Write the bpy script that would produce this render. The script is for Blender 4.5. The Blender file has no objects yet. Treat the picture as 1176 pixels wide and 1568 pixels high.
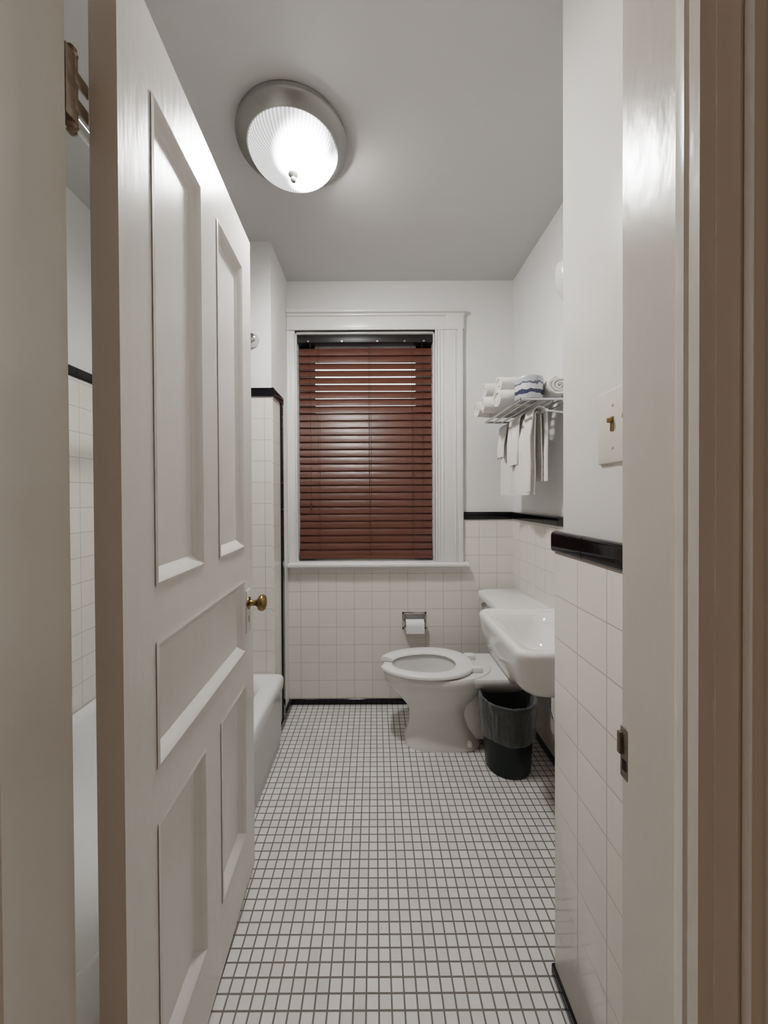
import bpy, bmesh, math, random
from math import sin, cos, pi, radians
from mathutils import Vector, Matrix, noise
random.seed(4)
SC = bpy.context.scene

# ------------------------------------------------------------------ materials
def newmat(name):
    m = bpy.data.materials.new(name); m.use_nodes = True
    nt = m.node_tree
    return m, nt, nt.nodes["Principled BSDF"]

def paint(name, col, rough=0.5, bump=0.0, bscale=40, stretch=(1,1,1), metal=0.0, vary=0.0, coat=0.0, dist=0.003):
    m, nt, b = newmat(name)
    b.inputs["Base Color"].default_value = (*col, 1)
    b.inputs["Roughness"].default_value = rough
    b.inputs["Metallic"].default_value = metal
    if coat: b.inputs["Coat Weight"].default_value = coat
    tc = nt.nodes.new("ShaderNodeTexCoord")
    mp = nt.nodes.new("ShaderNodeMapping"); mp.inputs["Scale"].default_value = stretch
    nt.links.new(tc.outputs["Object"], mp.inputs["Vector"])
    nz = nt.nodes.new("ShaderNodeTexNoise"); nz.inputs["Scale"].default_value = bscale
    nz.inputs["Detail"].default_value = 3
    nt.links.new(mp.outputs["Vector"], nz.inputs["Vector"])
    if bump > 0:
        bp = nt.nodes.new("ShaderNodeBump"); bp.inputs["Strength"].default_value = bump
        bp.inputs["Distance"].default_value = dist
        nt.links.new(nz.outputs["Fac"], bp.inputs["Height"])
        nt.links.new(bp.outputs["Normal"], b.inputs["Normal"])
    if vary > 0:
        mx = nt.nodes.new("ShaderNodeMix"); mx.data_type = 'RGBA'
        mx.inputs[6].default_value = (*[c*(1-vary) for c in col], 1)
        mx.inputs[7].default_value = (*[min(1, c*(1+vary)) for c in col], 1)
        nt.links.new(nz.outputs["Fac"], mx.inputs[0])
        nt.links.new(mx.outputs[2], b.inputs["Base Color"])
    return m

def tilemat(name, ax, pitch, off, c1, c2, grout, mortar, rough, bump=0.6, wob=0.0, wscale=0.9):
    m, nt, b = newmat(name)
    tc = nt.nodes.new("ShaderNodeTexCoord")
    sp = nt.nodes.new("ShaderNodeSeparateXYZ"); nt.links.new(tc.outputs["Object"], sp.inputs[0])
    cb = nt.nodes.new("ShaderNodeCombineXYZ")
    for i in range(2):
        ad = nt.nodes.new("ShaderNodeMath"); ad.operation = 'ADD'
        ad.inputs[1].default_value = 50*pitch - off[i]
        nt.links.new(sp.outputs["XYZ".index(ax[i])], ad.inputs[0])
        nt.links.new(ad.outputs[0], cb.inputs[i])
    br = nt.nodes.new("ShaderNodeTexBrick")
    br.offset = 0.0; br.squash = 1.0
    br.inputs["Scale"].default_value = 1.0
    br.inputs["Brick Width"].default_value = pitch
    br.inputs["Row Height"].default_value = pitch
    br.inputs["Mortar Size"].default_value = mortar
    br.inputs["Mortar Smooth"].default_value = 0.25
    br.inputs["Bias"].default_value = -0.2
    br.inputs["Color1"].default_value = (*c1, 1)
    br.inputs["Color2"].default_value = (*c2, 1)
    br.inputs["Mortar"].default_value = (*grout, 1)
    nt.links.new(cb.outputs[0], br.inputs["Vector"])
    nt.links.new(br.outputs["Color"], b.inputs["Base Color"])
    inv = nt.nodes.new("ShaderNodeMath"); inv.operation = 'SUBTRACT'; inv.inputs[0].default_value = 1.0
    nt.links.new(br.outputs["Fac"], inv.inputs[1])
    add = nt.nodes.new("ShaderNodeMath"); add.operation = 'MULTIPLY_ADD'
    nz2 = nt.nodes.new("ShaderNodeTexNoise"); nz2.inputs["Scale"].default_value = wscale/pitch
    nz2.inputs["Detail"].default_value = 1
    nt.links.new(tc.outputs["Object"], nz2.inputs["Vector"])
    add.inputs[1].default_value = wob
    nt.links.new(nz2.outputs["Fac"], add.inputs[0]); nt.links.new(inv.outputs[0], add.inputs[2])
    bp = nt.nodes.new("ShaderNodeBump"); bp.inputs["Strength"].default_value = bump
    bp.inputs["Distance"].default_value = 0.0015
    nt.links.new(add.outputs[0], bp.inputs["Height"]); nt.links.new(bp.outputs["Normal"], b.inputs["Normal"])
    mr = nt.nodes.new("ShaderNodeMapRange")
    mr.inputs["To Min"].default_value = rough; mr.inputs["To Max"].default_value = 0.85
    nt.links.new(br.outputs["Fac"], mr.inputs["Value"]); nt.links.new(mr.outputs[0], b.inputs["Roughness"])
    return m

M_WALL = paint("wall_paint", (0.81,0.805,0.795), 0.45, 0.22, 18, vary=0.01)
M_WALLW = paint("wall_paint_semigloss", (0.80,0.785,0.755), 0.28, 0.28, 14, vary=0.01)
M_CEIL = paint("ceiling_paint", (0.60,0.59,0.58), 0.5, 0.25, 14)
M_TRIMP = paint("gloss_trim_paint", (0.80,0.79,0.78), 0.28, 0.25, 22, (3,3,0.5), vary=0.02)
M_DOOR = paint("door_paint", (0.75,0.73,0.70), 0.27, 0.28, 16, (3,3,0.5), vary=0.02)
M_JAMB = paint("jamb_paint", (0.68,0.645,0.595), 0.23, 0.40, 13, (2.2,2.2,0.9), vary=0.02)
P = 0.1105
cream1, cream2, gr = (0.82,0.79,0.74), (0.795,0.765,0.715), (0.47,0.44,0.40)
T_BACK = tilemat("wall_tile_xz", "XZ", P, (-0.352,0.04), cream1, cream2, gr, 0.0013, 0.12, wob=0.3)
T_SIDE = tilemat("wall_tile_yz", "YZ", P, (0.98,0.03), cream1, cream2, gr, 0.0013, 0.12, wob=0.3)
T_FLOOR = tilemat("floor_mosaic", "XY", 0.0325, (0.004,0.01), (0.83,0.815,0.79), (0.72,0.705,0.68), (0.205,0.19,0.172), 0.0024, 0.13, 0.9, wob=1.6, wscale=0.7)
M_BLACK = paint("black_glazed_tile", (0.004,0.004,0.006), 0.08, 0.15, 12)
M_PORC = paint("white_porcelain", (0.80,0.79,0.77), 0.10)
M_TUB = paint("tub_enamel", (0.82,0.82,0.81), 0.15)
M_SEAT = paint("seat_plastic", (0.84,0.84,0.83), 0.22)
M_CHROME = paint("chrome", (0.62,0.62,0.62), 0.14, metal=1.0)
M_NICKEL = paint("brushed_nickel", (0.32,0.315,0.30), 0.36, 0.1, 60, metal=0.75)
M_BRASS = paint("aged_brass", (0.30,0.215,0.10), 0.28, metal=1.0, vary=0.2)
M_OLDMETAL = paint("old_metal", (0.22,0.18,0.14), 0.45, 0.6, 60, metal=0.6, vary=0.4)
M_HINGE = paint("worn_hinge_metal", (0.34,0.29,0.23), 0.38, 0.6, 60, metal=0.6, vary=0.45)
M_SLAT = paint("cherry_wood_slats", (0.118,0.048,0.032), 0.34, 0.15, 25, (0.6,8,8), vary=0.30)
M_RAIL = paint("dark_headrail", (0.015,0.014,0.014), 0.4)
M_CORD = paint("blind_cord", (0.07,0.032,0.024), 0.8)
M_TOWEL = paint("terry_cloth", (0.84,0.82,0.79), 0.95, 0.9, 260, dist=0.004)
M_PAPER = paint("toilet_tissue", (0.85,0.85,0.84), 0.9, 0.3, 120)
M_CAN = paint("green_plastic", (0.003,0.011,0.009), 0.28)
M_PLATE = paint("ivory_plate", (0.78,0.75,0.69), 0.22)
M_WATER = paint("bowl_water", (0.45,0.47,0.47), 0.03)
M_SHADE = paint("opal_glass", (0.70,0.70,0.69), 0.2)
M_DARK = paint("dark_void", (0.01,0.01,0.01), 0.8)

M_WRAP, nt, b = newmat("printed_wrap")
tc = nt.nodes.new("ShaderNodeTexCoord"); sp = nt.nodes.new("ShaderNodeSeparateXYZ")
nt.links.new(tc.outputs["Object"], sp.inputs[0])
rp = nt.nodes.new("ShaderNodeValToRGB"); rp.color_ramp.interpolation = 'CONSTANT'
e = rp.color_ramp.elements; e[0].position = 0; e[0].color = (0.50,0.51,0.53,1)
e[1].position = 0.22; e[1].color = (0.045,0.055,0.10,1)
for p_, c_ in ((0.38,(0.60,0.61,0.63,1)),(0.60,(0.12,0.13,0.18,1)),(0.67,(0.45,0.46,0.48,1)),(0.86,(0.55,0.55,0.57,1))):
    q = e.new(p_); q.color = c_
mr = nt.nodes.new("ShaderNodeMapRange"); mr.inputs["From Max"].default_value = 0.11
# crinkled wrapper: bands wander with noise
nz = nt.nodes.new("ShaderNodeTexNoise"); nz.inputs["Scale"].default_value = 28
nt.links.new(tc.outputs["Object"], nz.inputs["Vector"])
wz = nt.nodes.new("ShaderNodeMath"); wz.operation = 'MULTIPLY_ADD'; wz.inputs[1].default_value = 0.035
nt.links.new(nz.outputs["Fac"], wz.inputs[0]); nt.links.new(sp.outputs[2], wz.inputs[2])
of = nt.nodes.new("ShaderNodeMath"); of.operation = 'SUBTRACT'; of.inputs[1].default_value = 0.0175
nt.links.new(wz.outputs[0], of.inputs[0]); nt.links.new(of.outputs[0], mr.inputs[0])
nt.links.new(mr.outputs[0], rp.inputs[0])
nt.links.new(rp.outputs[0], b.inputs["Base Color"]); b.inputs["Roughness"].default_value = 0.22
bp = nt.nodes.new("ShaderNodeBump"); bp.inputs["Strength"].default_value = 0.6; bp.inputs["Distance"].default_value = 0.006
nt.links.new(nz.outputs["Fac"], bp.inputs["Height"]); nt.links.new(bp.outputs["Normal"], b.inputs["Normal"])

# thin translucent film: clearer face-on, milkier at grazing folds
M_BAG, nt, b = newmat("bin_liner_film")
b.inputs["Base Color"].default_value = (0.42,0.43,0.44,1); b.inputs["Roughness"].default_value = 0.10
tr = nt.nodes.new("ShaderNodeBsdfTransparent"); tr.inputs[0].default_value = (0.9,0.9,0.9,1)
mx = nt.nodes.new("ShaderNodeMixShader")
lw = nt.nodes.new("ShaderNodeLayerWeight"); lw.inputs["Blend"].default_value = 0.35
mr = nt.nodes.new("ShaderNodeMapRange"); mr.inputs["To Min"].default_value = 0.10; mr.inputs["To Max"].default_value = 0.65
tc = nt.nodes.new("ShaderNodeTexCoord"); nz = nt.nodes.new("ShaderNodeTexNoise"); nz.inputs["Scale"].default_value = 22
mp = nt.nodes.new("ShaderNodeMapping"); mp.inputs["Scale"].default_value = (1.6,1.6,0.5)
nt.links.new(tc.outputs["Object"], mp.inputs[0]); nt.links.new(mp.outputs[0], nz.inputs["Vector"])
bp = nt.nodes.new("ShaderNodeBump"); bp.inputs["Strength"].default_value = 1.0; bp.inputs["Distance"].default_value = 0.02
nt.links.new(nz.outputs["Fac"], bp.inputs["Height"]); nt.links.new(bp.outputs["Normal"], b.inputs["Normal"])
nt.links.new(bp.outputs["Normal"], lw.inputs["Normal"])
nt.links.new(lw.outputs["Facing"], mr.inputs[0]); nt.links.new(mr.outputs[0], mx.inputs[0])
nt.links.new(tr.outputs[0], mx.inputs[1]); nt.links.new(b.outputs[0], mx.inputs[2])
nt.links.new(mx.outputs[0], nt.nodes["Material Output"].inputs[0])

M_GLASS, nt, b = newmat("window_glass")
gl = nt.nodes.new("ShaderNodeBsdfGlossy"); gl.inputs["Roughness"].default_value = 0.02
tr = nt.nodes.new("ShaderNodeBsdfTransparent")
mx = nt.nodes.new("ShaderNodeMixShader"); mx.inputs[0].default_value = 0.08
nt.links.new(tr.outputs[0], mx.inputs[1]); nt.links.new(gl.outputs[0], mx.inputs[2])
nt.links.new(mx.outputs[0], nt.nodes["Material Output"].inputs[0])

# lit diffuser glass of the ceiling lamp: glows most in front of the two bulbs
M_LAMP, nt, b = newmat("lit_ribbed_glass")
N_ = nt.nodes.new; K_ = nt.links.new
tc = N_("ShaderNodeTexCoord"); ds = []
fl = N_("ShaderNodeVectorMath"); fl.operation = 'MULTIPLY'; fl.inputs[1].default_value = (1,1,0)
K_(tc.outputs["Object"], fl.inputs[0])
for px in ((0.072,0.045,0),(0.040,-0.050,0)):
    d = N_("ShaderNodeVectorMath"); d.operation = 'DISTANCE'; d.inputs[1].default_value = px
    K_(fl.outputs[0], d.inputs[0])
    m1 = N_("ShaderNodeMapRange"); m1.inputs["From Max"].default_value = 0.115
    m1.inputs["To Min"].default_value = 1; m1.inputs["To Max"].default_value = 0
    K_(d.outputs["Value"], m1.inputs[0])
    pw = N_("ShaderNodeMath"); pw.operation = 'POWER'; pw.inputs[1].default_value = 3.0
    K_(m1.outputs[0], pw.inputs[0]); ds.append(pw)
ad = N_("ShaderNodeMath"); ad.operation = 'ADD'
K_(ds[0].outputs[0], ad.inputs[0]); K_(ds[1].outputs[0], ad.inputs[1])
sp = N_("ShaderNodeSeparateXYZ"); K_(tc.outputs["Object"], sp.inputs[0])
at = N_("ShaderNodeMath"); at.operation = 'ARCTAN2'; K_(sp.outputs[1], at.inputs[0]); K_(sp.outputs[0], at.inputs[1])
mu = N_("ShaderNodeMath"); mu.operation = 'MULTIPLY'; mu.inputs[1].default_value = 72; K_(at.outputs[0], mu.inputs[0])
cs_ = N_("ShaderNodeMath"); cs_.operation = 'COSINE'; K_(mu.outputs[0], cs_.inputs[0])
rb = N_("ShaderNodeMath"); rb.operation = 'MULTIPLY_ADD'; rb.inputs[1].default_value = 0.40; rb.inputs[2].default_value = 1.0
K_(cs_.outputs[0], rb.inputs[0])
ma = N_("ShaderNodeMath"); ma.operation = 'MULTIPLY_ADD'; ma.inputs[1].default_value = 490.0; ma.inputs[2].default_value = 0.62
K_(ad.outputs[0], ma.inputs[0])
mm = N_("ShaderNodeMath"); mm.operation = 'MULTIPLY'; K_(ma.outputs[0], mm.inputs[0]); K_(rb.outputs[0], mm.inputs[1])
b.inputs["Base Color"].default_value = (0.42,0.47,0.54,1); b.inputs["Roughness"].default_value = 0.15
b.inputs["Emission Color"].default_value = (1.0,0.985,0.965,1)
K_(mm.outputs[0], b.inputs["Emission Strength"])

# ------------------------------------------------------------------ mesh helpers
def link(ob):
    SC.collection.objects.link(ob); return ob

def fin(bm, name, mat, smooth=None, loc=None):
    bmesh.ops.recalc_face_normals(bm, faces=bm.faces)
    me = bpy.data.meshes.new(name); bm.to_mesh(me); bm.free()
    if mat is not None: me.materials.append(mat)
    if smooth is not None:
        for p in me.polygons: p.use_smooth = True
        me.set_sharp_from_angle(angle=radians(smooth))
    ob = bpy.data.objects.new(name, me)
    if loc: ob.location = loc
    return link(ob)

def bm_box(bm, a, b, bev=0.0, seg=2, M=None):
    x0,y0,z0 = [min(a[i],b[i]) for i in range(3)]; x1,y1,z1 = [max(a[i],b[i]) for i in range(3)]
    t = bmesh.new()
    v = [t.verts.new(p) for p in ((x0,y0,z0),(x1,y0,z0),(x1,y1,z0),(x0,y1,z0),(x0,y0,z1),(x1,y0,z1),(x1,y1,z1),(x0,y1,z1))]
    for f in ((0,3,2,1),(4,5,6,7),(0,1,5,4),(1,2,6,5),(2,3,7,6),(3,0,4,7)): t.faces.new([v[i] for i in f])
    if bev > 0:
        bmesh.ops.bevel(t, geom=list(t.edges), offset=bev, segments=seg, profile=0.5, affect='EDGES')
    if M: bmesh.ops.transform(t, matrix=M, verts=t.verts)
    me = bpy.data.meshes.new("t"); t.to_mesh(me); t.free(); bm.from_mesh(me); bpy.data.meshes.remove(me)

def boxes(name, lst, mat, bev=0.0, seg=2, M=None):
    bm = bmesh.new()
    for a, b in lst: bm_box(bm, a, b, bev, seg, M)
    return fin(bm, name, mat, 35 if bev else None)

def box(name, a, b, mat, bev=0.0, seg=2): return boxes(name, [(a,b)], mat, bev, seg)

def loft(bm, rings, cap0=True, cap1=True, closed=True):
    vs = [[bm.verts.new(p) for p in r] for r in rings]
    n = len(vs[0])
    for i in range(len(vs)-1):
        for j in range(n if closed else n-1):
            k = (j+1) % n
            bm.faces.new((vs[i][j], vs[i][k], vs[i+1][k], vs[i+1][j]))
    if cap0: bm.faces.new(vs[0][::-1])
    if cap1: bm.faces.new(vs[-1])
    return vs

def lathe(name, prof, mat, n=64, loc=(0,0,0), M=None, rib=0, ribamp=0, smooth=40, cap=False):
    bm = bmesh.new(); rings = []
    for r, z in prof:
        rings.append([(max(r,1e-4)*(1+ribamp*cos(rib*2*pi*j/n))*cos(2*pi*j/n), max(r,1e-4)*(1+ribamp*cos(rib*2*pi*j/n))*sin(2*pi*j/n), z) for j in range(n)])
    loft(bm, rings, cap, cap)
    if M: bmesh.ops.transform(bm, matrix=M, verts=bm.verts)
    return fin(bm, name, mat, smooth, loc)

def tube(name, pts, r, mat, seg=12):
    bm = bmesh.new(); bm_tube(bm, pts, r, seg); return fin(bm, name, mat, 50)

def bm_tube(bm, pts, r, seg=12):
    pts = [Vector(p) for p in pts]; rings = []; up = Vector((0,0,1)); prev = None
    for i, p in enumerate(pts):
        d = (pts[min(i+1,len(pts)-1)] - pts[max(i-1,0)]).normalized()
        if prev is None:
            a = d.cross(up) if abs(d.dot(up)) < 0.95 else d.cross(Vector((1,0,0)))
        else: a = prev - d*prev.dot(d)
        a.normalize(); prev = a; bb = d.cross(a)
        rings.append([p + (a*cos(2*pi*j/seg) + bb*sin(2*pi*j/seg))*r for j in range(seg)])
    loft(bm, rings)

def rrect(x0,x1,y0,y1,z,r,n=8):
    r = min(r, (x1-x0)/2-1e-4, (y1-y0)/2-1e-4); out = []
    for cx,cy,a0 in ((x1-r,y1-r,0),(x0+r,y1-r,90),(x0+r,y0+r,180),(x1-r,y0+r,270)):
        for i in range(n+1):
            a = radians(a0+90*i/n); out.append((cx+r*cos(a), cy+r*sin(a), z))
    return out

def group(name, kids, loc=(0,0,0)):
    e = bpy.data.objects.new(name, None); e.location = loc; e.empty_display_size = 0.1
    link(e)
    bpy.context.view_layer.update()
    for k in kids:
        k.parent = e; k.matrix_parent_inverse = e.matrix_world.inverted()
    return e

# ------------------------------------------------------------------ room dimensions
H = 2.62; BY = 2.31; RX = 0.862; LX = -1.31; PX = 0.497; PY = 0.985
EY = 1.95; EX = -0.537; DW0, DW1 = 0.378, 0.543
JL, JR = -0.445, 0.362; DH = 2.18
WX0, WX1, WZ0, WZ1 = -0.492, 0.378, 0.885, 2.31

box("floor", (LX-0.1,DW0,-0.06), (RX+0.1,BY+0.15,0), T_FLOOR)
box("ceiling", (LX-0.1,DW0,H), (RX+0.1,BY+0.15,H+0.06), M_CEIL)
boxes("wall_back", [((LX-0.1,BY,0),(WX0,BY+0.15,H)), ((WX1,BY,0),(RX+0.1,BY+0.15,H)),
                    ((WX0,BY,0),(WX1,BY+0.15,WZ0-0.03)), ((WX0,BY,WZ1),(WX1,BY+0.15,H))], M_WALL)
box("wall_right", (RX,PY,0), (RX+0.1,BY,H), M_WALL)
box("wall_left", (LX-0.1,DW1,0), (LX,BY,H), M_WALL)
box("wall_tub_end", (LX,EY,0), (EX,BY,H), M_WALL)
box("wall_partition", (PX,DW1,0), (RX+0.1,PY,H), M_WALLW, 0.004)
boxes("wall_front", [((LX-0.1,DW0,0),(JL-0.02,DW1,H)), ((JR+0.02,DW0,0),(RX+0.1,DW1,H)),
                     ((JL-0.02,DW0,DH+0.02),(JR+0.02,DW1,H))], M_WALL)

# ------------------------------------------------------------------ tile wainscot
TT = 0.009
boxes("wall_tile_back", [((EX,BY-TT,0.03),(RX,BY,0.85)), ((0.55,BY-TT,0.85),(RX,BY,1.15))], T_BACK)
box("wall_tile_right", (RX-TT,PY,0.03), (RX,BY-TT,1.15), T_SIDE)
box("wall_tile_partition", (PX-0.024,DW1,0.03), (PX,PY,1.14), T_SIDE, 0.006)
box("wall_tile_tub_end", (LX,EY-TT,0.3), (EX,EY,1.815), T_BACK)
box("wall_tile_tub_return", (EX,EY-TT,0.03), (EX+TT,2.095,1.815), T_SIDE)
box("wall_tile_left", (LX,DW1,0.3), (LX+TT,EY-TT,1.815), T_SIDE)

def run(name, p0, p1, axis, step, bev, mat=M_BLACK, gap=0.0009):
    """row of glazed liner tiles butted end to end, rounded long edges"""
    p0, p1 = list(p0), list(p1); L = p1[axis]-p0[axis]; n = max(1, round(L/step)); bm = bmesh.new()
    u, v = [k for k in range(3) if k != axis]
    for i in range(n):
        a0 = p0[axis]+L*i/n + gap/2; b0 = p0[axis]+L*(i+1)/n - gap/2
        rings = []
        for pos, ins in ((a0,0.0008),(a0+0.0008,0.0),(b0-0.0008,0.0),(b0,0.0008)):
            r = []
            for q in rrect(p0[u]+ins, p1[u]-ins, p0[v]+ins, p1[v]-ins, 0, bev, 5):
                p = [0,0,0]; p[u] = q[0]; p[v] = q[1]; p[axis] = pos; r.append(tuple(p))
            rings.append(r)
        loft(bm, rings)
    return fin(bm, name, mat, 25)

run("trim_1", (0.55,BY-0.018,1.145), (RX-0.018,BY,1.192), 0, 0.152, 0.007)
run("trim_2", (RX-0.018,PY,1.145), (RX,BY,1.192), 1, 0.152, 0.007)
run("trim_3", (PX-0.030,DW1+0.016,1.137), (PX,PY+0.004,1.192), 1, 0.152, 0.011)
run("trim_4", (LX,EY-0.018,1.812), (EX+0.016,EY,1.857), 0, 0.152, 0.007)
run("trim_5", (EX,EY-0.018,1.812), (EX+0.018,2.135,1.857), 1, 0.19, 0.007)
run("trim_6", (EX,2.085,0.036), (EX+0.018,2.135,1.812), 2, 0.152, 0.007)
run("trim_7", (LX,DW1,1.812), (LX+0.018,EY-0.018,1.857), 1, 0.152, 0.007)
run("baseboard_back", (EX,BY-0.016,0), (RX,BY,0.036), 0, 0.152, 0.005)
run("baseboard_right", (RX-0.016,PY,0), (RX,BY-0.016,0.036), 1, 0.152, 0.005)
run("baseboard_partition", (PX-0.030,DW1+0.016,0), (PX,PY+0.003,0.034), 1, 0.152, 0.005)
run("baseboard_return", (EX,EY,0), (EX+0.018,BY-0.016,0.036), 1, 0.17, 0.005)

# ------------------------------------------------------------------ door frame
def profile_jamb(name, side, pts):
    bm = bmesh.new()
    X = JL if side < 0 else JR
    base = [(X + side*0.02, pts[0][0]), (X + side*0.02, pts[-1][0])]
    poly = [(X - side*o, y) for y, o in pts] + [(base[1][0], base[1][1]), (base[0][0], base[0][1])]
    loft(bm, [[(x,y,0) for x,y in poly], [(x,y,DH) for x,y in poly]])
    return fin(bm, name, M_JAMB, 25)
profile_jamb("trim_8", -1, [(DW1,0),(0.462,0),(0.460,0.012),(0.425,0.013),(0.421,0.010),(0.417,0.013),(0.412,0.010),(0.408,0.0),(DW0,0)])
profile_jamb("trim_9", 1, [(DW1+0.001,0),(0.535,0.0),(0.533,0.0015),(0.440,0.0),(0.438,0.009),(0.434,0.011),(0.422,0.0125),(0.418,0.010),(0.414,0.0125),(0.402,0.012),(0.398,0.005),(0.394,0.002),(0.390,0.005),(0.387,0.002),(0.383,-0.004),(DW0,-0.008)])
box("trim_10", (JL-0.02,DW0,DH), (JR+0.02,DW1,DH+0.02), M_JAMB)
def casing(name, x0, x1, y0, y1, z1, side):
    bm = bmesh.new(); s = side
    bm_box(bm, (x0,y0,0), (x1,y1,z1), 0.003)
    w = abs(x1-x0); xi = x0 if s > 0 else x1
    for k, ww in ((0.012,0.010),(0.032,0.006),(0.075,0.012)):
        if k+ww < w:
            a = xi + s*k; bm_box(bm, (a,y0-0.006,0), (a+s*ww,y0+0.004,z1-0.002), 0.003)
    return fin(bm, name, M_JAMB, 35)
casing("trim_11", JR+0.010, JR+0.116, DW0-0.012, DW0, DH+0.01, 1)
casing("trim_12", JL-0.116, JL-0.006, DW0-0.018, DW0, DH+0.01, -1)
box("trim_13", (JL-0.13,DW0-0.02,DH+0.01), (JR+0.13,DW0,DH+0.13), M_JAMB, 0.003)
box("trim_14", (JL-0.125,DW1,0), (JL-0.022,DW1+0.014,DH), M_JAMB, 0.003)
box("trim_15", (JR+0.008,DW1,0), (PX-0.032,DW1+0.014,DH), M_JAMB, 0.003)
box("trim_16", (JL-0.125,DW1,DH), (PX-0.002,DW1+0.014,DH+0.11), M_JAMB, 0.003)

# ------------------------------------------------------------------ door
W, T, Z0, Z1 = 0.7055, 0.043, 0.012, 2.164
ST = 0.0955; MS = 0.102
stiles = [0, ST, (W-MS)/2, (W+MS)/2, W-ST, W]
panels = [(stiles[1],stiles[2],1.125,2.022),(stiles[3],stiles[4],1.125,2.022),
          (stiles[1],stiles[4],0.787,1.018),
          (stiles[1],stiles[2],0.197,0.68),(stiles[3],stiles[4],0.197,0.68)]
bm = bmesh.new()
B = lambda x0,x1,z0,z1: bm_box(bm, (x0,0,z0), (x1,T,z1))
B(0,ST,Z0,Z1); B(W-ST,W,Z0,Z1)
B(ST,W-ST,2.022,Z1); B(ST,W-ST,1.018,1.125); B(ST,W-ST,0.68,0.787); B(ST,W-ST,Z0,0.197)
B(stiles[2],stiles[3],1.125,2.022); B(stiles[2],stiles[3],0.197,0.68)
slab = fin(bm, "door_slab", M_DOOR)
bm = bmesh.new()
for x0,x1,z0,z1 in panels:
    for s in (0,1):
        steps = [(0.0,-0.0),( -0.003,-0.002),(0.003,-0.0035),(0.008,-0.001),(0.014,0.006),(0.024,0.0125),(0.027,0.0155),(0.031,0.0155)]
        rings = []
        for ins, dep in steps:
            y = dep if s == 0 else T-dep
            rings.append([(x0+ins,y,z0+ins),(x1-ins,y,z0+ins),(x1-ins,y,z1-ins),(x0+ins,y,z1-ins)])
        loft(bm, rings, False, True)
panel_ob = fin(bm, "door_panels", M_DOOR, 28)
RY = Matrix.Rotation(radians(90), 4, 'X')
kx, kz = W-0.058, 0.935
knobprof = [(0.0,0.062),(0.012,0.0615),(0.022,0.058),(0.027,0.051),(0.0275,0.045),(0.024,0.038),(0.015,0.033),(0.010,0.028),(0.009,0.018),(0.011,0.010),(0.020,0.006),(0.021,0.002)]
knob = lathe("knob", knobprof, M_BRASS, 32, (kx,0,kz), M=RY)
knob2 = lathe("knob_back", knobprof, M_BRASS, 32, (kx,T,kz), M=Matrix.Rotation(radians(-90),4,'X'))
bm = bmesh.new(); bm_box(bm, (kx-0.021,-0.004,kz-0.095), (kx+0.021,0.001,kz+0.045), 0.0025)
esc = fin(bm, "escutcheon", M_DOOR, 35)
bm = bmesh.new(); bm_box(bm, (kx-0.003,-0.005,kz-0.062), (kx+0.003,-0.0035,kz-0.042), 0.001)
keyh = fin(bm, "keyhole", M_OLDMETAL)
bm = bmesh.new(); bm_box(bm, (W-0.001,0.010,kz-0.06), (W+0.0015,0.033,kz+0.06), 0.0005)
bm_box(bm, (W,0.014,kz-0.012), (W+0.010,0.028,kz+0.012), 0.003)
latch = fin(bm, "latch", M_OLDMETAL, 35)
door = group("door_1", [slab, panel_ob, knob, knob2, esc, keyh, latch])
door.location = (-0.400, 0.588, 0); door.rotation_euler = (0,0,math.atan2(0.705,-0.027))

def hinge(zc):
    bm = bmesh.new()
    hx, hy = -0.4520, 0.5640
    for i in range(5):
        a = zc-0.050+i*0.020
        bm_tube(bm, [(hx,hy,a),(hx,hy,a+0.0182)], 0.0080 if i % 2 == 0 else 0.0066, 14)
    for s in (-1,1):
        prof = [(0.0075,0),(0.009,0.004),(0.007,0.007),(0.0045,0.009),(0.0075,0.012),(0.004,0.016),(0.0005,0.018)]
        loft(bm, [[(hx+r*cos(2*pi*j/14),hy+r*sin(2*pi*j/14),zc+s*(0.050+z)) for j in range(14)] for r,z in prof])
    bm_box(bm, (-0.447,0.5445,zc-0.050), (-0.4443,0.562,zc+0.050), 0.0004)
    for a, c in ((-0.030,-0.010),(0.010,0.030)):
        bm_box(bm, (-0.4475,0.562,zc+a), (-0.4445,0.588,zc+c), 0.0004)
    return fin(bm, "door_hinge", M_HINGE, 40)
for z in (1.897, 0.28): hinge(z)

bm = bmesh.new()
bm_box(bm, (JR-0.002,0.530,0.873), (JR+0.001,0.546,0.946), 0.0006)
bm_box(bm, (JR-0.006,0.541,0.906), (JR+0.010,0.548,0.938), 0.001)
strike = fin(bm, "strike_face", M_OLDMETAL, 35)
strike2 = box("strike_hole", (JR-0.0026,0.533,0.885), (JR-0.001,0.541,0.900), M_DARK)
group("strike_plate", [strike, strike2])

# ------------------------------------------------------------------ window
cas = bmesh.new()
bm_box(cas, (EX+0.001,BY-0.018,WZ0), (WX0+0.004,BY,WZ1+0.01), 0.003)
bm_box(cas, (EX+0.001,BY-0.024,WZ0), (EX+0.014,BY,WZ1+0.01), 0.003)
x0, x1 = WX1-0.004, 0.547
bm_box(cas, (x0,BY-0.018,WZ0), (x1,BY,WZ1+0.01), 0.003)
for a, w, d in ((0.0,0.012,0.026),(0.022,0.008,0.024),(0.046,0.006,0.0225),(0.118,0.01,0.024),(0.138,0.030,0.032)):
    bm_box(cas, (x0+a,BY-d,WZ0), (x0+a+w,BY,WZ1+0.01), 0.003)
bm_box(cas, (EX+0.001,BY-0.020,WZ1), (0.553,BY,2.40), 0.003)
bm_box(cas, (EX+0.001,BY-0.028,WZ1+0.0), (0.553,BY,WZ1+0.014), 0.003)
bm_box(cas, (EX+0.001,BY-0.030,2.395), (0.556,BY,2.412), 0.004)
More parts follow.
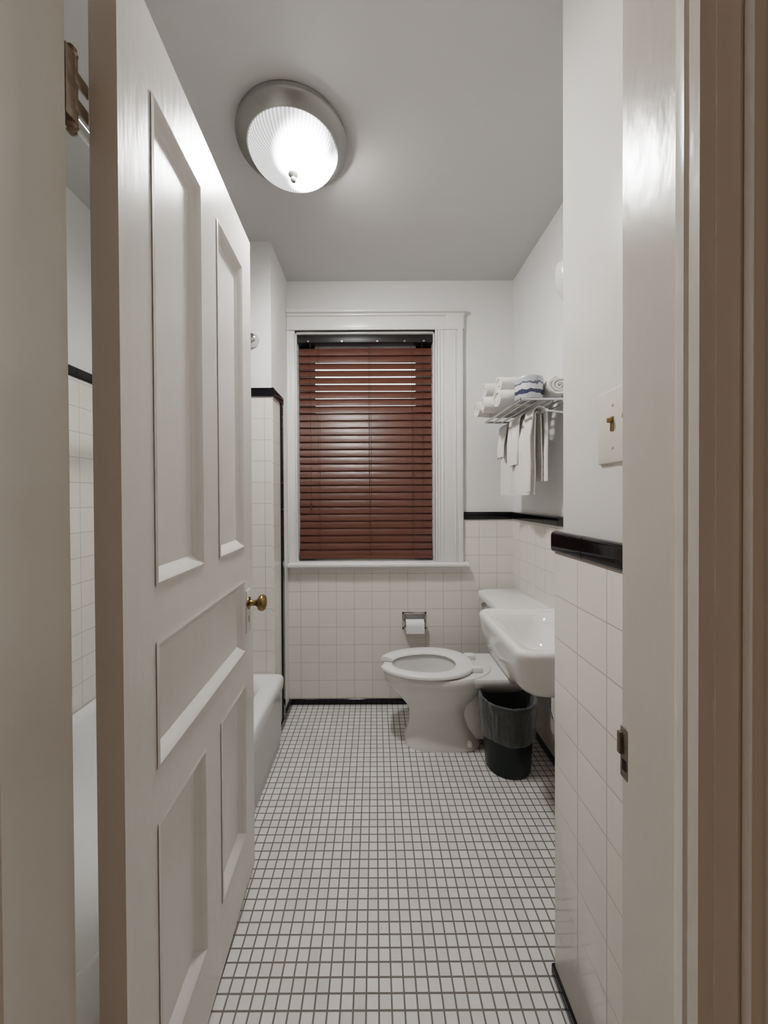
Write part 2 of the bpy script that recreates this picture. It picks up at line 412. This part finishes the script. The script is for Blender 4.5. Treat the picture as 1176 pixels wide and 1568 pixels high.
bm_box(cas, (EX+0.001,BY-0.046,2.410), (0.562,BY,2.432), 0.006)
bm_box(cas, (0.44,BY-0.029,WZ1+0.012), (0.549,BY,2.398), 0.004)
fin(cas, "trim_17", M_TRIMP, 35)
bm = bmesh.new()
bm_box(bm, (EX+0.001,BY-0.062,WZ0-0.026), (0.573,BY+0.15,WZ0), 0.008, 3)
bm_box(bm, (EX+0.010,BY-0.022,WZ0-0.050), (0.560,BY,WZ0-0.025), 0.004)
fin(bm, "trim_18", M_TRIMP, 35)
JN = [((WX0,BY,WZ0),(WX0+0.012,BY+0.15,WZ1)), ((WX1-0.012,BY,WZ0),(WX1,BY+0.15,WZ1)), ((WX0,BY,WZ1-0.012),(WX1,BY+0.15,WZ1))]
lin = boxes("frame_lining", JN, M_TRIMP, 0.001)
sx0, sx1 = WX0+0.012, WX1-0.012; mid = 1.62
sash = boxes("sash", [((sx0,2.405,WZ0),(sx0+0.10,2.44,WZ1-0.012)), ((sx1-0.10,2.405,WZ0),(sx1,2.44,WZ1-0.012)),
        ((sx0,2.405,WZ0),(sx1,2.44,WZ0+0.07)), ((sx0,2.405,WZ1-0.15),(sx1,2.44,WZ1-0.012)), ((sx0,2.400,mid-0.02),(sx1,2.44,mid+0.025))], M_TRIMP, 0.002)
pane = box("glass_pane", (sx0+0.09,2.42,WZ0+0.06), (sx1-0.09,2.424,WZ1-0.05), M_GLASS)
group("window_1", [lin, sash, pane])

# venetian blind
bx0, bx1 = WX0+0.018, WX1-0.016
bm = bmesh.new(); z = 0.938; pitch = 0.0452
while z < 2.235:
    tilt = 74
    if 1.95 < z < 2.12: tilt = 61
    elif 1.82 < z < 1.95: tilt = 67
    tilt += random.uniform(-1.8,1.8)
    a = radians(tilt); wv = 0.025
    cs = []
    for t in (-1,-0.5,0,0.5,1):
        c = 0.0022*(1-t*t); cs.append((t*wv*cos(a) - c*sin(a), t*wv*sin(a)*1 + c*cos(a)))
    th = 0.0026
    low = [(y + th*sin(a), zz - th*cos(a)) for y,zz in cs][::-1]
    ring = cs + low
    dx0, dx1 = random.uniform(-.002,.002), random.uniform(-.002,.002); dz = random.uniform(-.0014,.0014)
    loft(bm, [[(x, 2.358+y, z+zz+(dz if x>0 else -dz)) for y,zz in ring] for x in (bx0+dx0, bx1+dx1)])
    z += pitch
slats = fin(bm, "slats", M_SLAT, 30)
brail = box("bottom_rail", (bx0,2.340,0.899), (bx1,2.372,0.917), M_SLAT, 0.003)
head = box("head_rail", (bx0-0.003,2.325,2.250), (bx1+0.003,2.385,2.296), M_RAIL, 0.002)
bm = bmesh.new()
for x in (-0.355,-0.035,0.235):
    bm_tube(bm, [(x,2.3455,0.90),(x,2.3455,2.25)], 0.0012, 6)
    bm_tube(bm, [(x+0.012,2.3445,0.90),(x+0.012,2.3445,2.25)], 0.0009, 6)
bm_tube(bm, [(-0.40,2.338,1.25),(-0.40,2.338,2.25)], 0.0014, 6)
bm_tube(bm, [(-0.40,2.338,1.215),(-0.40,2.338,1.25)], 0.006, 8)
bm_tube(bm, [(0.30,2.338,1.05),(0.30,2.338,2.25)], 0.0014, 6)
cords = fin(bm, "cords", M_CORD, 60)
bm = bmesh.new()
for x in (-0.41,-0.20,0.02,0.19,0.31): bm_box(bm, (x-0.006,2.322,2.251),(x+0.006,2.327,2.262),0.001)
clips = fin(bm, "headrail_clips", M_NICKEL)
group("venetian_blind", [slats, brail, head, cords, clips])

# ------------------------------------------------------------------ ceiling light
LC = (-0.297, 1.398)
pan = lathe("pan", [(0.0,2.6195),(0.198,2.6195),(0.2015,2.612),(0.199,2.604),(0.204,2.598),(0.201,2.591),(0.188,2.584),(0.182,2.578),(0.171,2.574),(0.165,2.570),(0.159,2.573),(0.157,2.590),(0.0,2.600)], M_NICKEL, 96, (LC[0],LC[1],0))
prof = [(0.160*cos(t)**0.9 if t < pi/2-0.01 else 0.0, 2.575-0.080*sin(t)) for t in [i*pi/2/22 for i in range(23)]]
bowl = lathe("glass_bowl", prof, M_LAMP, 288, (LC[0],LC[1],0), rib=72, ribamp=0.006, smooth=70)
finial = lathe("finial", [(0.0,2.461),(0.007,2.462),(0.011,2.468),(0.010,2.473),(0.006,2.477),(0.015,2.482),(0.019,2.488),(0.017,2.494),(0.004,2.499)], M_NICKEL, 32, (LC[0],LC[1],0))
group("flush_ceiling_light", [pan, bowl, finial])

# ------------------------------------------------------------------ bathtub
bm = bmesh.new()
tx0, tx1, ty0, ty1, tz = LX+TT+0.002, -0.478, DW1+0.02, EY-TT-0.002, 0.372
R = lambda i, z, r, bot=0: rrect(tx0+i, tx1-i, ty0+i, ty1-i, z, r, 8)
rings = [R(0.022,0.0,0.01), R(0.020,0.05,0.01), R(0.012,0.06,0.012), R(0.014,0.27,0.012), R(0.004,0.30,0.015), R(0.0,0.335,0.02), R(0.001,0.355,0.02), R(0.008,0.368,0.022), R(0.02,tz,0.03)]
I = lambda a, z, r: rrect(tx0+0.045+a, tx1-0.085-a, ty0+0.09+a*1.6, ty1-0.07-a*1.2, z, r, 8)
rings += [I(-0.012,tz,0.10), I(0.0,0.366,0.11), I(0.012,0.345,0.12), I(0.03,0.22,0.13), I(0.055,0.10,0.13), I(0.10,0.065,0.12), I(0.17,0.058,0.08)]
loft(bm, rings)
fin(bm, "bathtub", M_TUB, 45)
rod = tube("rod", [(-0.648,DW1+0.002,2.105),(-0.648,EY-0.001,2.105)], 0.0125, M_CHROME, 20)
fpr = [(0.0,0.040),(0.016,0.039),(0.026,0.034),(0.030,0.024),(0.034,0.012),(0.038,0.004),(0.038,0.0)]
fl = lathe("flange", fpr, M_CHROME, 32, (-0.636,EY-0.001,2.105), M=RY)
fl2 = lathe("flange_near", fpr, M_CHROME, 32, (-0.648,DW1+0.001,2.105), M=Matrix.Rotation(radians(-90),4,'X'))
group("shower_rod", [rod, fl, fl2])

# ------------------------------------------------------------------ toilet (faces -X)
TY = 1.975
def egg(xf, xr, hw, z, n=48, sq=1.0, cx=None):
    cx = xf + (xr-xf)*0.56 if cx is None else cx
    out = []
    for j in range(n):
        a = 2*pi*j/n; c, s = cos(a), sin(a)
        cc = math.copysign(abs(c)**sq, c); ss = math.copysign(abs(s)**sq, s)
        out.append((cx + (xr-cx if c > 0 else cx-xf)*cc, TY + hw*ss, z))
    return out
bm = bmesh.new()
rings = [egg(0.150,0.545,0.116,0.0,sq=0.66), egg(0.150,0.545,0.116,0.022,sq=0.66), egg(0.162,0.535,0.106,0.036,sq=0.7),
 egg(0.176,0.505,0.095,0.10,sq=0.8), egg(0.178,0.48,0.092,0.16,sq=0.85), egg(0.155,0.49,0.106,0.205,sq=0.9), egg(0.112,0.53,0.137,0.25),
 egg(0.070,0.57,0.160,0.293), egg(0.048,0.60,0.171,0.325), egg(0.044,0.605,0.173,0.345), egg(0.033,0.61,0.181,0.352), egg(0.032,0.612,0.182,0.380), egg(0.040,0.605,0.176,0.390),
 egg(0.085,0.44,0.125,0.390), egg(0.092,0.435,0.120,0.375), egg(0.10,0.43,0.118,0.34), egg(0.13,0.41,0.100,0.28), egg(0.17,0.38,0.07,0.235)]
loft(bm, rings)
bowl_t = fin(bm, "bowl", M_PORC, 50)
water = lathe("water", [(0.0,0.0),(0.085,0.0)], M_WATER, 32, (0.275,TY,0.262))
bm = bmesh.new()
loft(bm, [rrect(0.50,0.80,TY-0.07,TY+0.07,0.27,0.05), rrect(0.47,0.82,TY-0.12,TY+0.12,0.31,0.06), rrect(0.44,0.835,TY-0.155,TY+0.155,0.35,0.06),
          rrect(0.43,0.840,TY-0.160,TY+0.160,0.374,0.06), rrect(0.436,0.836,TY-0.155,TY+0.155,0.385,0.055)])
bmesh.ops.bisect_plane(bm, geom=list(bm.verts)+list(bm.edges)+list(bm.faces), plane_co=(0.455,0,0), plane_no=(1,0,0), clear_inner=True)
bm_box(bm, (0.44,TY-0.070,0.02), (0.60,TY+0.070,0.32), 0.03, 3)
deck = fin(bm, "deck", M_PORC, 50)
bm = bmesh.new()
def trr(i, z, r, z2=None): return rrect(0.628+i, 0.848, TY-0.222+i, TY+0.222-i, z, r, 8)
loft(bm, [trr(0.03,0.384,0.03), trr(0.018,0.40,0.04), trr(0.008,0.55,0.04), trr(0.004,0.708,0.04)])
tank = fin(bm, "tank", M_PORC, 50)
bm = bmesh.new()
def lrr(i, z): return rrect(0.600+i, 0.852, TY-0.235+i, TY+0.235-i, z, 0.045, 8)
loft(bm, [lrr(0.008,0.700), lrr(0.0,0.706), lrr(0.0,0.726), lrr(0.006,0.737), lrr(0.02,0.741)])
lid = fin(bm, "tank_lid", M_PORC, 50)
def seatring(a):
    c, s = cos(a), sin(a)
    ox, oy = (0.30 + (0.515-0.30 if c > 0 else 0.30-0.018)*c, 0.186*math.copysign(abs(s)**0.92, s))
    ix, iy = (0.285 + (0.425-0.285 if c > 0 else 0.285-0.088)*c, 0.112*s)
    o, i = Vector((ox,oy,0)), Vector((ix,iy,0)); L = i-o
    z0 = 0.394; pr = [(0.0,0.004),(0.0,0.013),(0.06,0.019),(0.2,0.022),(0.6,0.021),(0.9,0.015),(1.0,0.009),(1.0,0.004),(0.9,0.0),(0.1,0.0)]
    return [(o.x+L.x*t, TY+o.y+L.y*t, z0+h) for t,h in pr]
bm = bmesh.new(); N = 72; g = radians(15)
loft(bm, [seatring(-pi+g + (2*pi-2*g)*k/N) for k in range(N+1)])
seat = fin(bm, "seat_ring", M_SEAT, 50)
bm = bmesh.new()
for s in (-1,1):
    bm_box(bm, (0.49,TY+s*0.075-0.02,0.388), (0.545,TY+s*0.075+0.02,0.418), 0.007, 3)
hing = fin(bm, "seat_hinges", M_SEAT, 50)
bm = bmesh.new()
for s in (-1,1):
    loft(bm, [[(0.475+r*cos(2*pi*j/16), TY+s*0.103+r*sin(2*pi*j/16), 0.026+z) for j in range(16)] for r,z in ((0.015,0),(0.015,0.014),(0.011,0.024),(0.002,0.029))])
caps = fin(bm, "bolt_caps", M_PORC, 50)
bm = bmesh.new()
bm_tube(bm, [(0.632,TY+0.16,0.665),(0.612,TY+0.16,0.665)], 0.012, 14)
bm_tube(bm, [(0.612,TY+0.165,0.665),(0.606,TY+0.13,0.662),(0.606,TY+0.10,0.657)], 0.006, 10)
lever = fin(bm, "flush_lever", M_CHROME, 50)
group("toilet", [bowl_t, water, deck, tank, lid, seat, hing, caps, lever])

# ------------------------------------------------------------------ wall-hung sink
bm = bmesh.new()
qx0, qx1, qy0, qy1, qz = 0.435, RX-TT-0.001, 1.125, 1.60, 0.805
def S(i, z, r, ib=0): return rrect(qx0+i, qx1-ib, qy0+i, qy1-i, z, r, 8)
rings = [S(0.12,0.620,0.05), S(0.085,0.627,0.06), S(0.045,0.650,0.06), S(0.018,0.685,0.055), S(0.008,0.735,0.05), S(0.002,0.775,0.05), S(0.0,0.792,0.05), S(0.004,0.803,0.048), S(0.012,0.807,0.045), S(0.026,0.806,0.04), S(0.032,0.800,0.04)]
def SI(a, z, r): return rrect(qx0+0.045+a, qx1-0.13-a*0.7, qy0+0.045+a, qy1-0.045-a, z, r, 8)
rings += [SI(0.0,0.798,0.05), SI(0.008,0.790,0.06), SI(0.02,0.765,0.07), SI(0.045,0.70,0.08), SI(0.08,0.672,0.07), SI(0.12,0.666,0.05)]
loft(bm, rings)
sb = fin(bm, "basin", M_PORC, 50)
bm = bmesh.new()
bm_tube(bm, [(0.66,1.36,0.63),(0.66,1.36,0.50),(0.665,1.36,0.475),(0.68,1.36,0.46),(0.70,1.36,0.47),(0.71,1.36,0.50),(0.73,1.36,0.52),(0.76,1.36,0.525),(RX-TT,1.36,0.525)], 0.018, 16)
for dy in (-0.1,0.1): bm_tube(bm, [(0.78,1.36+dy,0.64),(0.78,1.36+dy,0.50),(0.79,1.36+dy,0.48),(RX-TT,1.36+dy,0.48)], 0.007, 10)
trap = fin(bm, "drain_trap", M_CHROME, 50)
bm = bmesh.new()
bm_tube(bm, [(0.80,1.36,0.80),(0.80,1.36,0.88),(0.785,1.36,0.905),(0.755,1.36,0.905),(0.70,1.36,0.885)], 0.012, 14)
for dy in (-0.09,0.09):
    bm_tube(bm, [(0.80,1.36+dy,0.80),(0.80,1.36+dy,0.84)], 0.016, 14)
    bm_tube(bm, [(0.775,1.36+dy,0.85),(0.825,1.36+dy,0.85)], 0.007, 10)
fau = fin(bm, "faucet", M_CHROME, 50)
drain = lathe("drain_ring", [(0.0,0.0),(0.016,0.0),(0.022,0.002),(0.024,0.0)], M_CHROME, 24, (0.60,1.36,0.667))
group("wall_hung_sink", [sb, trap, fau, drain])

# ------------------------------------------------------------------ waste bin
CX, CY = 0.630, 1.775
can = lathe("bin_body", [(0.0,0.002),(0.100,0.002),(0.104,0.006),(0.112,0.15),(0.124,0.318),(0.131,0.322),(0.131,0.333),(0.124,0.335),(0.119,0.325),(0.100,0.012),(0.0,0.012)], M_CAN, 64, (CX,CY,0))
bm = bmesh.new(); n = 180; rings = []
for k, (r, z) in enumerate([(0.10,0.10),(0.112,0.24),(0.116,0.31),(0.121,0.337),(0.129,0.341),(0.1345,0.335),(0.1345,0.315),(0.1305,0.28),(0.1285,0.24),(0.1260,0.20),(0.1240,0.178),(0.1255,0.168),(0.1235,0.162)]):
    ring = []
    for j in range(n):
        a = 2*pi*j/n
        w = noise.noise(Vector((cos(a)*5, sin(a)*5, z*9)))*0.008 + noise.noise(Vector((cos(a)*18, sin(a)*18, z*10)))*0.007
        if k < 3: w -= 0.004
        rr = r + (max(w,-0.0005) if k >= 5 else w*0.5)
        zz = z + (0.020*noise.noise(Vector((cos(a)*2.2, sin(a)*2.2, 3))) if k >= 9 else 0)
        ring.append((rr*cos(a), rr*sin(a), zz))
    rings.append(ring)
loft(bm, rings, True, False)
bag = fin(bm, "bin_liner", M_BAG, 80, (CX,CY,0))
group("waste_bin", [can, bag])

# ------------------------------------------------------------------ toilet paper holder
yb = BY-TT
bm = bmesh.new()
hx0, hx1, hz0, hz1 = 0.165, 0.315, 0.470, 0.575
bm_box(bm, (hx0,yb-0.006,hz1-0.014), (hx1,yb,hz1), 0.002); bm_box(bm, (hx0,yb-0.006,hz0), (hx1,yb,hz0+0.012), 0.002)
bm_box(bm, (hx0,yb-0.006,hz0), (hx0+0.012,yb,hz1), 0.002); bm_box(bm, (hx1-0.012,yb-0.006,hz0), (hx1,yb,hz1), 0.002)
for x in (hx0+0.004, hx1-0.012): bm_box(bm, (x,yb-0.045,hz0+0.025), (x+0.008,yb,hz0+0.060), 0.003)
bm_tube(bm, [(hx0+0.006,yb-0.034,hz0+0.042),(hx1-0.006,yb-0.034,hz0+0.042)], 0.006, 12)
hold = fin(bm, "holder_frame", M_CHROME, 40)
box_back = box("holder_recess", (hx0+0.010,yb-0.0015,hz0+0.010), (hx1-0.010,yb,hz1-0.012), paint("recess_metal",(0.30,0.29,0.28),0.3,metal=0.6))
bm = bmesh.new()
rl = [( -0.055,0.018),(-0.055,0.033),(0.055,0.033),(0.055,0.018),(-0.055,0.018)]
loft(bm, [[(0.240+x, yb-0.036+r*cos(2*pi*j/40), hz0+0.036+r*sin(2*pi*j/40)) for j in range(40)] for x, r in rl], False, False)
bm_box(bm, (0.186,yb-0.0695,hz0-0.008), (0.294,yb-0.0685,hz0+0.038))
roll = fin(bm, "tissue_roll", M_PAPER, 40)
group("toilet_paper_holder", [hold, box_back, roll])

# ------------------------------------------------------------------ towel shelf
SX0, SX1, SY0, SY1, SZ = 0.622, RX-0.002, 1.60, 2.10, 1.702
bm = bmesh.new()
for i in range(6):
    x = SX0 + 0.004 + i*(0.225/5); bm_tube(bm, [(x,SY0,SZ),(x,SY1,SZ)], 0.0048 if i else 0.0065, 12)
for y in (SY0, SY1):
    bm_tube(bm, [(SX0+0.004,y,SZ),(SX1,y,SZ)], 0.006, 12)
    bm_tube(bm, [(SX1-0.005,y,SZ-0.07),(0.80,y,SZ-0.055),(0.735,y,SZ-0.048)], 0.005, 12)
    bm_tube(bm, [(SX1-0.008,y,SZ),(SX1-0.008,y,SZ-0.08)], 0.006, 12)
    bm_tube(bm, [(SX1-0.008,y,SZ-0.04),(SX1,y,SZ-0.04)], 0.022, 20)
bm_tube(bm, [(0.735,SY0-0.01,SZ-0.048),(0.735,SY1+0.01,SZ-0.048)], 0.007, 14)
rack = fin(bm, "rack_bars", M_CHROME, 50)
group("towel_shelf", [rack])

def towel_roll(name, c, R0, L, ang=0.0, squash=0.9, seed=0):
    bm = bmesh.new(); turns = 3.2; n = 90; th = R0/turns*0.86
    rings = []
    nx = 12
    for i in range(nx+1):
        x = -L/2 + L*i/nx
        edge = 1 - 0.10*abs(2*i/nx-1)**3
        outer, inner = [], []
        for k in range(n+1):
            t = k/n; a = t*turns*2*pi; r = 0.006 + (R0-0.006)*t
            r2 = max(r - th*0.8, 0.001)
            w = 1 + 0.08*noise.noise(Vector((x*14+seed, cos(a)*1.5, sin(a)*1.5)))
            xx = x + (0.010*noise.noise(Vector((seed, t*6, 2))) + 0.004*t)*(1 if i == nx else (-1 if i == 0 else 0))
            outer.append((xx, r*w*edge*cos(a), r*w*edge*squash*sin(a)))
            inner.append((xx, r2*w*edge*cos(a), r2*w*edge*squash*sin(a)))
        rings.append(outer + inner[::-1])
    loft(bm, rings, False, False)
    bm.verts.ensure_lookup_table(); m = 2*(n+1)
    for base in (0, nx*m):
        for k in range(n):
            try: bm.faces.new((bm.verts[base+k], bm.verts[base+k+1], bm.verts[base+m-2-k], bm.verts[base+m-1-k]))
            except ValueError: pass
    bmesh.ops.transform(bm, matrix=Matrix.Rotation(ang,4,'Z'), verts=bm.verts)
    return fin(bm, name, M_TOWEL, 60, c)
zt = SZ+0.006
towels = [towel_roll("roll_a", (0.690,2.040,zt+0.054), 0.058, 0.26, 0.10, seed=1),
          towel_roll("roll_b", (0.700,1.925,zt+0.052), 0.057, 0.27, -0.05, seed=5),
          towel_roll("roll_c", (0.720,1.812,zt+0.052), 0.055, 0.25, 0.12, seed=9),
          towel_roll("roll_d", (0.715,1.985,zt+0.142), 0.052, 0.25, 0.03, seed=13),
          towel_roll("roll_f", (0.740,1.873,zt+0.137), 0.050, 0.24, 0.15, seed=21),
          towel_roll("roll_e", (0.805,1.665,zt+0.056), 0.054, 0.12, 1.45, seed=17)]
group("rolled_towels", towels)

pk = lathe("wrapped_toilet_roll", [(0.0,0.002),(0.050,0.0),(0.058,0.004),(0.0605,0.02),(0.060,0.09),(0.058,0.101),(0.049,0.106),(0.020,0.104),(0.012,0.098),(0.0,0.097)], M_WRAP, 48, (0.690,1.668,zt+0.001))

def hang(name, y0, y1, zbar, front, back, xb, r, seed, amp=0.008):
    bm = bmesh.new(); prof = []
    nf = 16
    for i in range(nf+1): prof.append((-1, front*(1-i/nf)))
    for i in range(1,8): a = pi - pi*i/8; prof.append(('a', a))
    for i in range(nf+1): prof.append((1, back*i/nf))
    ny = 28; th = 0.0055
    def pt(p, v, off):
        y = y0+(y1-y0)*v; rr = r+off
        if p[0] == 'a': return Vector((xb+rr*cos(p[1]), y, zbar+rr*sin(p[1])))
        d = p[1]; k = min(1, d/0.10)
        w = amp*k*(sin(v*9+seed)+0.6*noise.noise(Vector((v*5+seed, d*6, p[0]))))
        x = xb + p[0]*rr + (w if p[0] < 0 else w*0.5) - (0.012*k if p[0] < 0 else -0.004*k)
        yy = y + 0.010*k*noise.noise(Vector((seed*3, d*5, p[0]))) - (v-0.5)*0.02*k
        zz = zbar - d + (0.004*sin(v*7+seed) if d > front*0.9 else 0)
        return Vector((x, yy, zz))
    A = [[bm.verts.new(pt(p, j/ny, th)) for j in range(ny+1)] for p in prof]
    Bv = [[bm.verts.new(pt(p, j/ny, 0)) for j in range(ny+1)] for p in prof]
    m = len(prof)
    for i in range(m-1):
        for j in range(ny):
            bm.faces.new((A[i][j],A[i][j+1],A[i+1][j+1],A[i+1][j])); bm.faces.new((Bv[i][j],Bv[i+1][j],Bv[i+1][j+1],Bv[i][j+1]))
        for j in (0,ny): bm.faces.new((A[i][j],A[i+1][j],Bv[i+1][j],Bv[i][j]))
    for i in (0,m-1):
        for j in range(ny): bm.faces.new((A[i][j],A[i][j+1],Bv[i][j+1],Bv[i][j]))
    return fin(bm, name, M_TOWEL, 60)
zb = SZ-0.048
h1 = hang("bath_towel", 1.675, 2.085, zb, 0.365, 0.30, 0.735, 0.009, 1.0, 0.014)
h2 = hang("wash_cloth", 1.985, 2.110, zb, 0.155, 0.12, 0.735, 0.026, 4.0, 0.008)
h3 = hang("hand_towel", 1.800, 1.935, zb, 0.215, 0.18, 0.735, 0.032, 7.0, 0.007)
h4 = hang("folded_towel", 1.655, 1.735, zb, 0.350, 0.30, 0.735, 0.028, 2.2, 0.005)
group("hanging_towels", [h1,h2,h3,h4])

# ------------------------------------------------------------------ wall sconce
SY = 1.465
sc1 = lathe("sconce_shade", [(0.034,0.0),(0.040,0.004),(0.062,0.05),(0.070,0.10),(0.066,0.13),(0.062,0.13),(0.066,0.10),(0.058,0.05),(0.034,0.008)], M_SHADE, 40, (0.783,SY,2.06))
bm = bmesh.new(); bm_tube(bm, [(RX,SY,2.03),(0.80,SY,2.03),(0.783,SY,2.045),(0.783,SY,2.065)], 0.010, 12)
bm_tube(bm, [(RX,SY,2.03),(RX-0.015,SY,2.03)], 0.045, 28)
sc2 = fin(bm, "sconce_arm", M_CHROME, 50)
group("wall_sconce", [sc1, sc2])

# ------------------------------------------------------------------ light switch
pl = box("plate", (PX-0.006,0.705,1.352), (PX,0.820,1.505), M_PLATE, 0.003, 3)
bm = bmesh.new()
TGY = (0.770,0.722)
for y in TGY:
    bm_box(bm, (PX-0.008,y-0.005,1.418), (PX-0.005,y+0.005,1.448), 0.001)
    bm_box(bm, (PX-0.017,y-0.003,1.435), (PX-0.006,y+0.003,1.445), 0.002)
tg = fin(bm, "toggles", M_BRASS, 40)
bm = bmesh.new()
for y in TGY:
    for z in (1.385,1.472): bm_tube(bm, [(PX-0.0075,y,z),(PX-0.005,y,z)], 0.003, 10)
scw = fin(bm, "screws", M_PLATE, 40)
group("light_switch", [pl, tg, scw])

# ------------------------------------------------------------------ world
w = bpy.data.worlds.new("World"); SC.world = w; w.use_nodes = True
nt = w.node_tree; bg = nt.nodes["Background"]
tc = nt.nodes.new("ShaderNodeTexCoord"); sp = nt.nodes.new("ShaderNodeSeparateXYZ")
nt.links.new(tc.outputs["Generated"], sp.inputs[0])
rp = nt.nodes.new("ShaderNodeValToRGB"); mr = nt.nodes.new("ShaderNodeMapRange")
mr.inputs["From Min"].default_value = -1; mr.inputs["From Max"].default_value = 1
nt.links.new(sp.outputs[1], mr.inputs[0]); nt.links.new(mr.outputs[0], rp.inputs[0])
e = rp.color_ramp.elements
e[0].position = 0.45; e[0].color = (0.062,0.044,0.032,1); e[1].position = 0.6; e[1].color = (0.80,0.82,0.80,1)
nt.links.new(rp.outputs[0], bg.inputs["Color"]); bg.inputs["Strength"].default_value = 1.8

# ------------------------------------------------------------------ camera
cd = bpy.data.cameras.new("camera"); cam = bpy.data.objects.new("camera", cd); link(cam)
cd.sensor_fit = 'VERTICAL'; cd.sensor_height = 36; cd.sensor_width = 27
cd.lens = 36*570/1568; cd.clip_start = 0.01
cd.shift_x = 14/1568; cd.shift_y = -17/1568
cam.matrix_world = Matrix.Translation((0,0,1.283)) @ Matrix.Rotation(radians(90-0.5),4,'X') @ Matrix.Rotation(radians(-0.3),4,'Z')
SC.camera = cam
SC.view_settings.view_transform = 'Filmic'
SC.view_settings.look = 'Medium High Contrast'
SC.view_settings.exposure = 0.4
